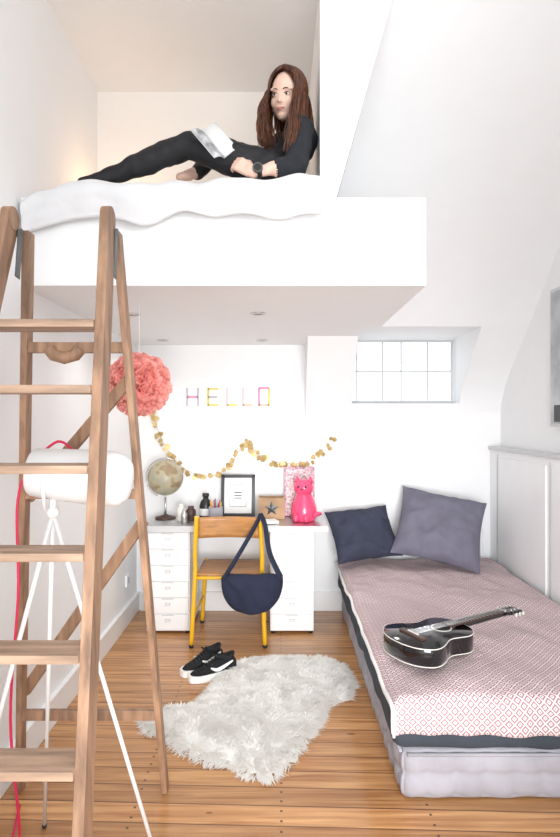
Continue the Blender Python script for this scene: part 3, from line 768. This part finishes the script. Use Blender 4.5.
for s_ in(-1,1):
    G.ell((s_*.029,-.0665,.000),(.0130,.0090,.0062),EYEW,None,16,12,M=HM)
    G.ell((s_*.029-.001,-.0725,.0),(.0060,.0042,.0058),IRIS,None,14,10,M=HM)
    G.tube(spl([(s_*.016,-.0735,.001),(s_*.023,-.0775,.0062),(s_*.033,-.0765,.0066),(s_*.043,-.068,.002)],5),.0015,BROW,6,HM)
    G.tube(spl([(s_*.016,-.0735,-.001),(s_*.024,-.0765,-.0060),(s_*.034,-.075,-.0056),(s_*.042,-.068,.0)],5),.0010,SKIN,6,HM)
    G.tube(spl([(s_*.014,-.079,.018),(s_*.026,-.0795,.0225),(s_*.043,-.069,.019)],6),[.0020]*8+[.0018,.0016,.0014,.001,.0008],BROW,6,HM)
G.tube(spl([(-.022,-.0765,-.054),(-.009,-.0850,-.0555),(0,-.0860,-.0570),(.009,-.0850,-.0555),(.022,-.0765,-.054)],5),[.0010+.0018*math.sin(math.pi*k/20) for k in range(21)],LIPS,8,HM)
G.tube(spl([(-.021,-.0765,-.055),(-.009,-.0840,-.0610),(0,-.0850,-.0625),(.009,-.0840,-.0610),(.021,-.0765,-.055)],5),[.0008+.0026*math.sin(math.pi*k/20) for k in range(21)],LIPS,8,HM)
def cap(a0,a1,t0,t1,nu=40,nv=16,tf=None):
    vs=[];fs=[]
    for j in range(nv+1):
        for i in range(nu+1):
            a=math.radians(a0+(a1-a0)*i/nu); te=t1 if tf is None else tf(math.degrees(a))
            th=math.radians(t0+(te-t0)*j/nv)
            vs.append((.081*math.sin(th)*math.sin(a),.012-.098*math.sin(th)*math.cos(a),.024+.097*math.cos(th)))
    for j in range(nv):
        for i in range(nu):
            a=j*(nu+1)+i; fs.append((a,a+1,a+nu+2,a+nu+1))
    G.add(vs,fs,HAIR,True,HM)
cap(52,308,3,115)
cap(-54,54,1,50,30,8,tf=lambda a:40+60*(min(1,abs(a)/54))**2.2)
Hi=HM.inverted(); dn=(Hi.to_3x3()@Vector((0,0,-1))).normalized()
for i in range(900):
    side=random.choice((-1,1)); a=math.radians(random.uniform(48,178)) if random.random()<.66 else math.radians(random.uniform(46,82))
    th0=random.uniform(2,36); path=[]; off=random.uniform(1.01,1.09)
    yo=random.uniform(-.05,.05)
    fh=math.degrees(a)
    thend=96 if fh>65 else 86
    K=8
    for k in range(K+1):
        t=k/K; th=math.radians(th0+(thend-th0)*t)
        ak=a
        if fh<82: ak=a*(.30+.70*min(1,t*1.9)**.8)
        x=side*.082*math.sin(th)*math.sin(ak)*off; y=.012-.099*math.sin(th)*math.cos(ak)*off; z=.024+.098*math.cos(th)*off
        if t<.3: x*= (t/.3)**.5
        path.append(Vector((x,y+yo*(1-t)*.2,z)))
    p=path[-1].copy(); L=random.uniform(.23,.31) if fh<115 else random.uniform(.18,.26)
    if side<0: L*=.88
    ph=random.uniform(0,6); clump=random.uniform(-.025,.025)
    for k in range(1,10):
        t=k/9
        q_=p+dn*L*t
        fwd=-.070*math.sin(min(1,t*1.2)*math.pi/2) if fh<115 else .02*t
        q_=q_+Vector((side*(.014*math.sin(t*3)-.012*t)+.006*math.sin(ph+t*7)+clump*t,fwd+.005*math.cos(ph+t*6),0))
        path.append(q_)
    wv=[HM@v for v in path]
    for v in wv: v.x=min(v.x,.165)
    rr=random.uniform(.0020,.0034); n2=len(wv)
    G.tube(wv,[rr*(.6 if k<2 else 1)*(1 if k<n2-4 else (n2-k)/4) for k in range(n2)],HAIR if random.random()<.68 else HAIR2,5,caps=False)
G.tube([nb0+Vector((.045*math.cos(t),.042*math.sin(t),.012+.006*math.cos(t))) for t in [2*math.pi*k/20 for k in range(21)]],.006,BLACKF,8)
G.build('girl_reading')
# magazine, open, propped on thighs
b=B()
mc=P(213,145,2.445)
MM=frame(mc,(-.62,.05,.74),(.35,-.80,.40))@Matrix.Scale(.66,4)
def page(sgn,m,dz_):
    vs=[];fs=[];n=10
    for j in range(2):
        for i in range(n+1):
            t=i/n; vs.append((-.12+.24*j, sgn*t*.11, .018*math.sin(t*math.pi*.9)+.035*t+dz_))
    for i in range(n): fs.append((i,i+1,n+1+i+1,n+1+i))
    b.add(vs,fs,m,True,MM)
PIC=mat('printed_page',(.60,.61,.63),.5,var=.5,scale=18)
for s_ in(-1,1):
    for k in range(5): page(s_,PAPER if (k<4 or s_<0) else PIC,.0015*k)
    page(s_,PIC,-.002)
b.box((0,0,-.001),(.24,.004,.004),PAPER,MM)
b.build('open_magazine',solid=.0008)

# ---------------------------------------------------------------- light
w=bpy.data.worlds.new('daylight'); S.world=w; w.use_nodes=True
bg=w.node_tree.nodes['Background']; bg.inputs[0].default_value=(.94,.975,1,1); bg.inputs[1].default_value=1.72
def area(name,loc,tgt,size,e,spread,col=(.98,.99,1)):
    L=bpy.data.lights.new(name,'AREA'); L.energy=e; L.size=size; L.spread=math.radians(spread); L.color=col
    o=bpy.data.objects.new(name,L); o.location=loc; o.rotation_euler=(Vector(tgt)-Vector(loc)).to_track_quat('-Z','Y').to_euler(); S.collection.objects.link(o)
area('low_fill_light',(.35,-.45,1.05),(.15,4,.75),1.1,19,65)  # added fill behind the camera, brightens the back wall under the loft
area('upper_fill_light',(.45,.9,3.0),(-.2,3.3,3.25),.9,6,120)  # added out-of-view fill, lifts the loft walls and roof slope
L=bpy.data.lights.new('loft_lamp','POINT'); L.energy=2.0; L.color=(1,.60,.30); L.shadow_soft_size=.08
o=bpy.data.objects.new('loft_lamp',L); o.location=(-.92,3.1,2.65); S.collection.objects.link(o)
# ---------------------------------------------------------------- camera
cam=bpy.data.cameras.new('camera'); cam.sensor_fit='VERTICAL'; cam.sensor_height=36; cam.lens=24; cam.clip_start=.02
co=bpy.data.objects.new('camera',cam); co.location=(0,0,CH); co.rotation_euler=(math.radians(90),0,0); S.collection.objects.link(co); S.camera=co
S.view_settings.view_transform='Standard'; S.view_settings.look='None'; S.view_settings.exposure=.12
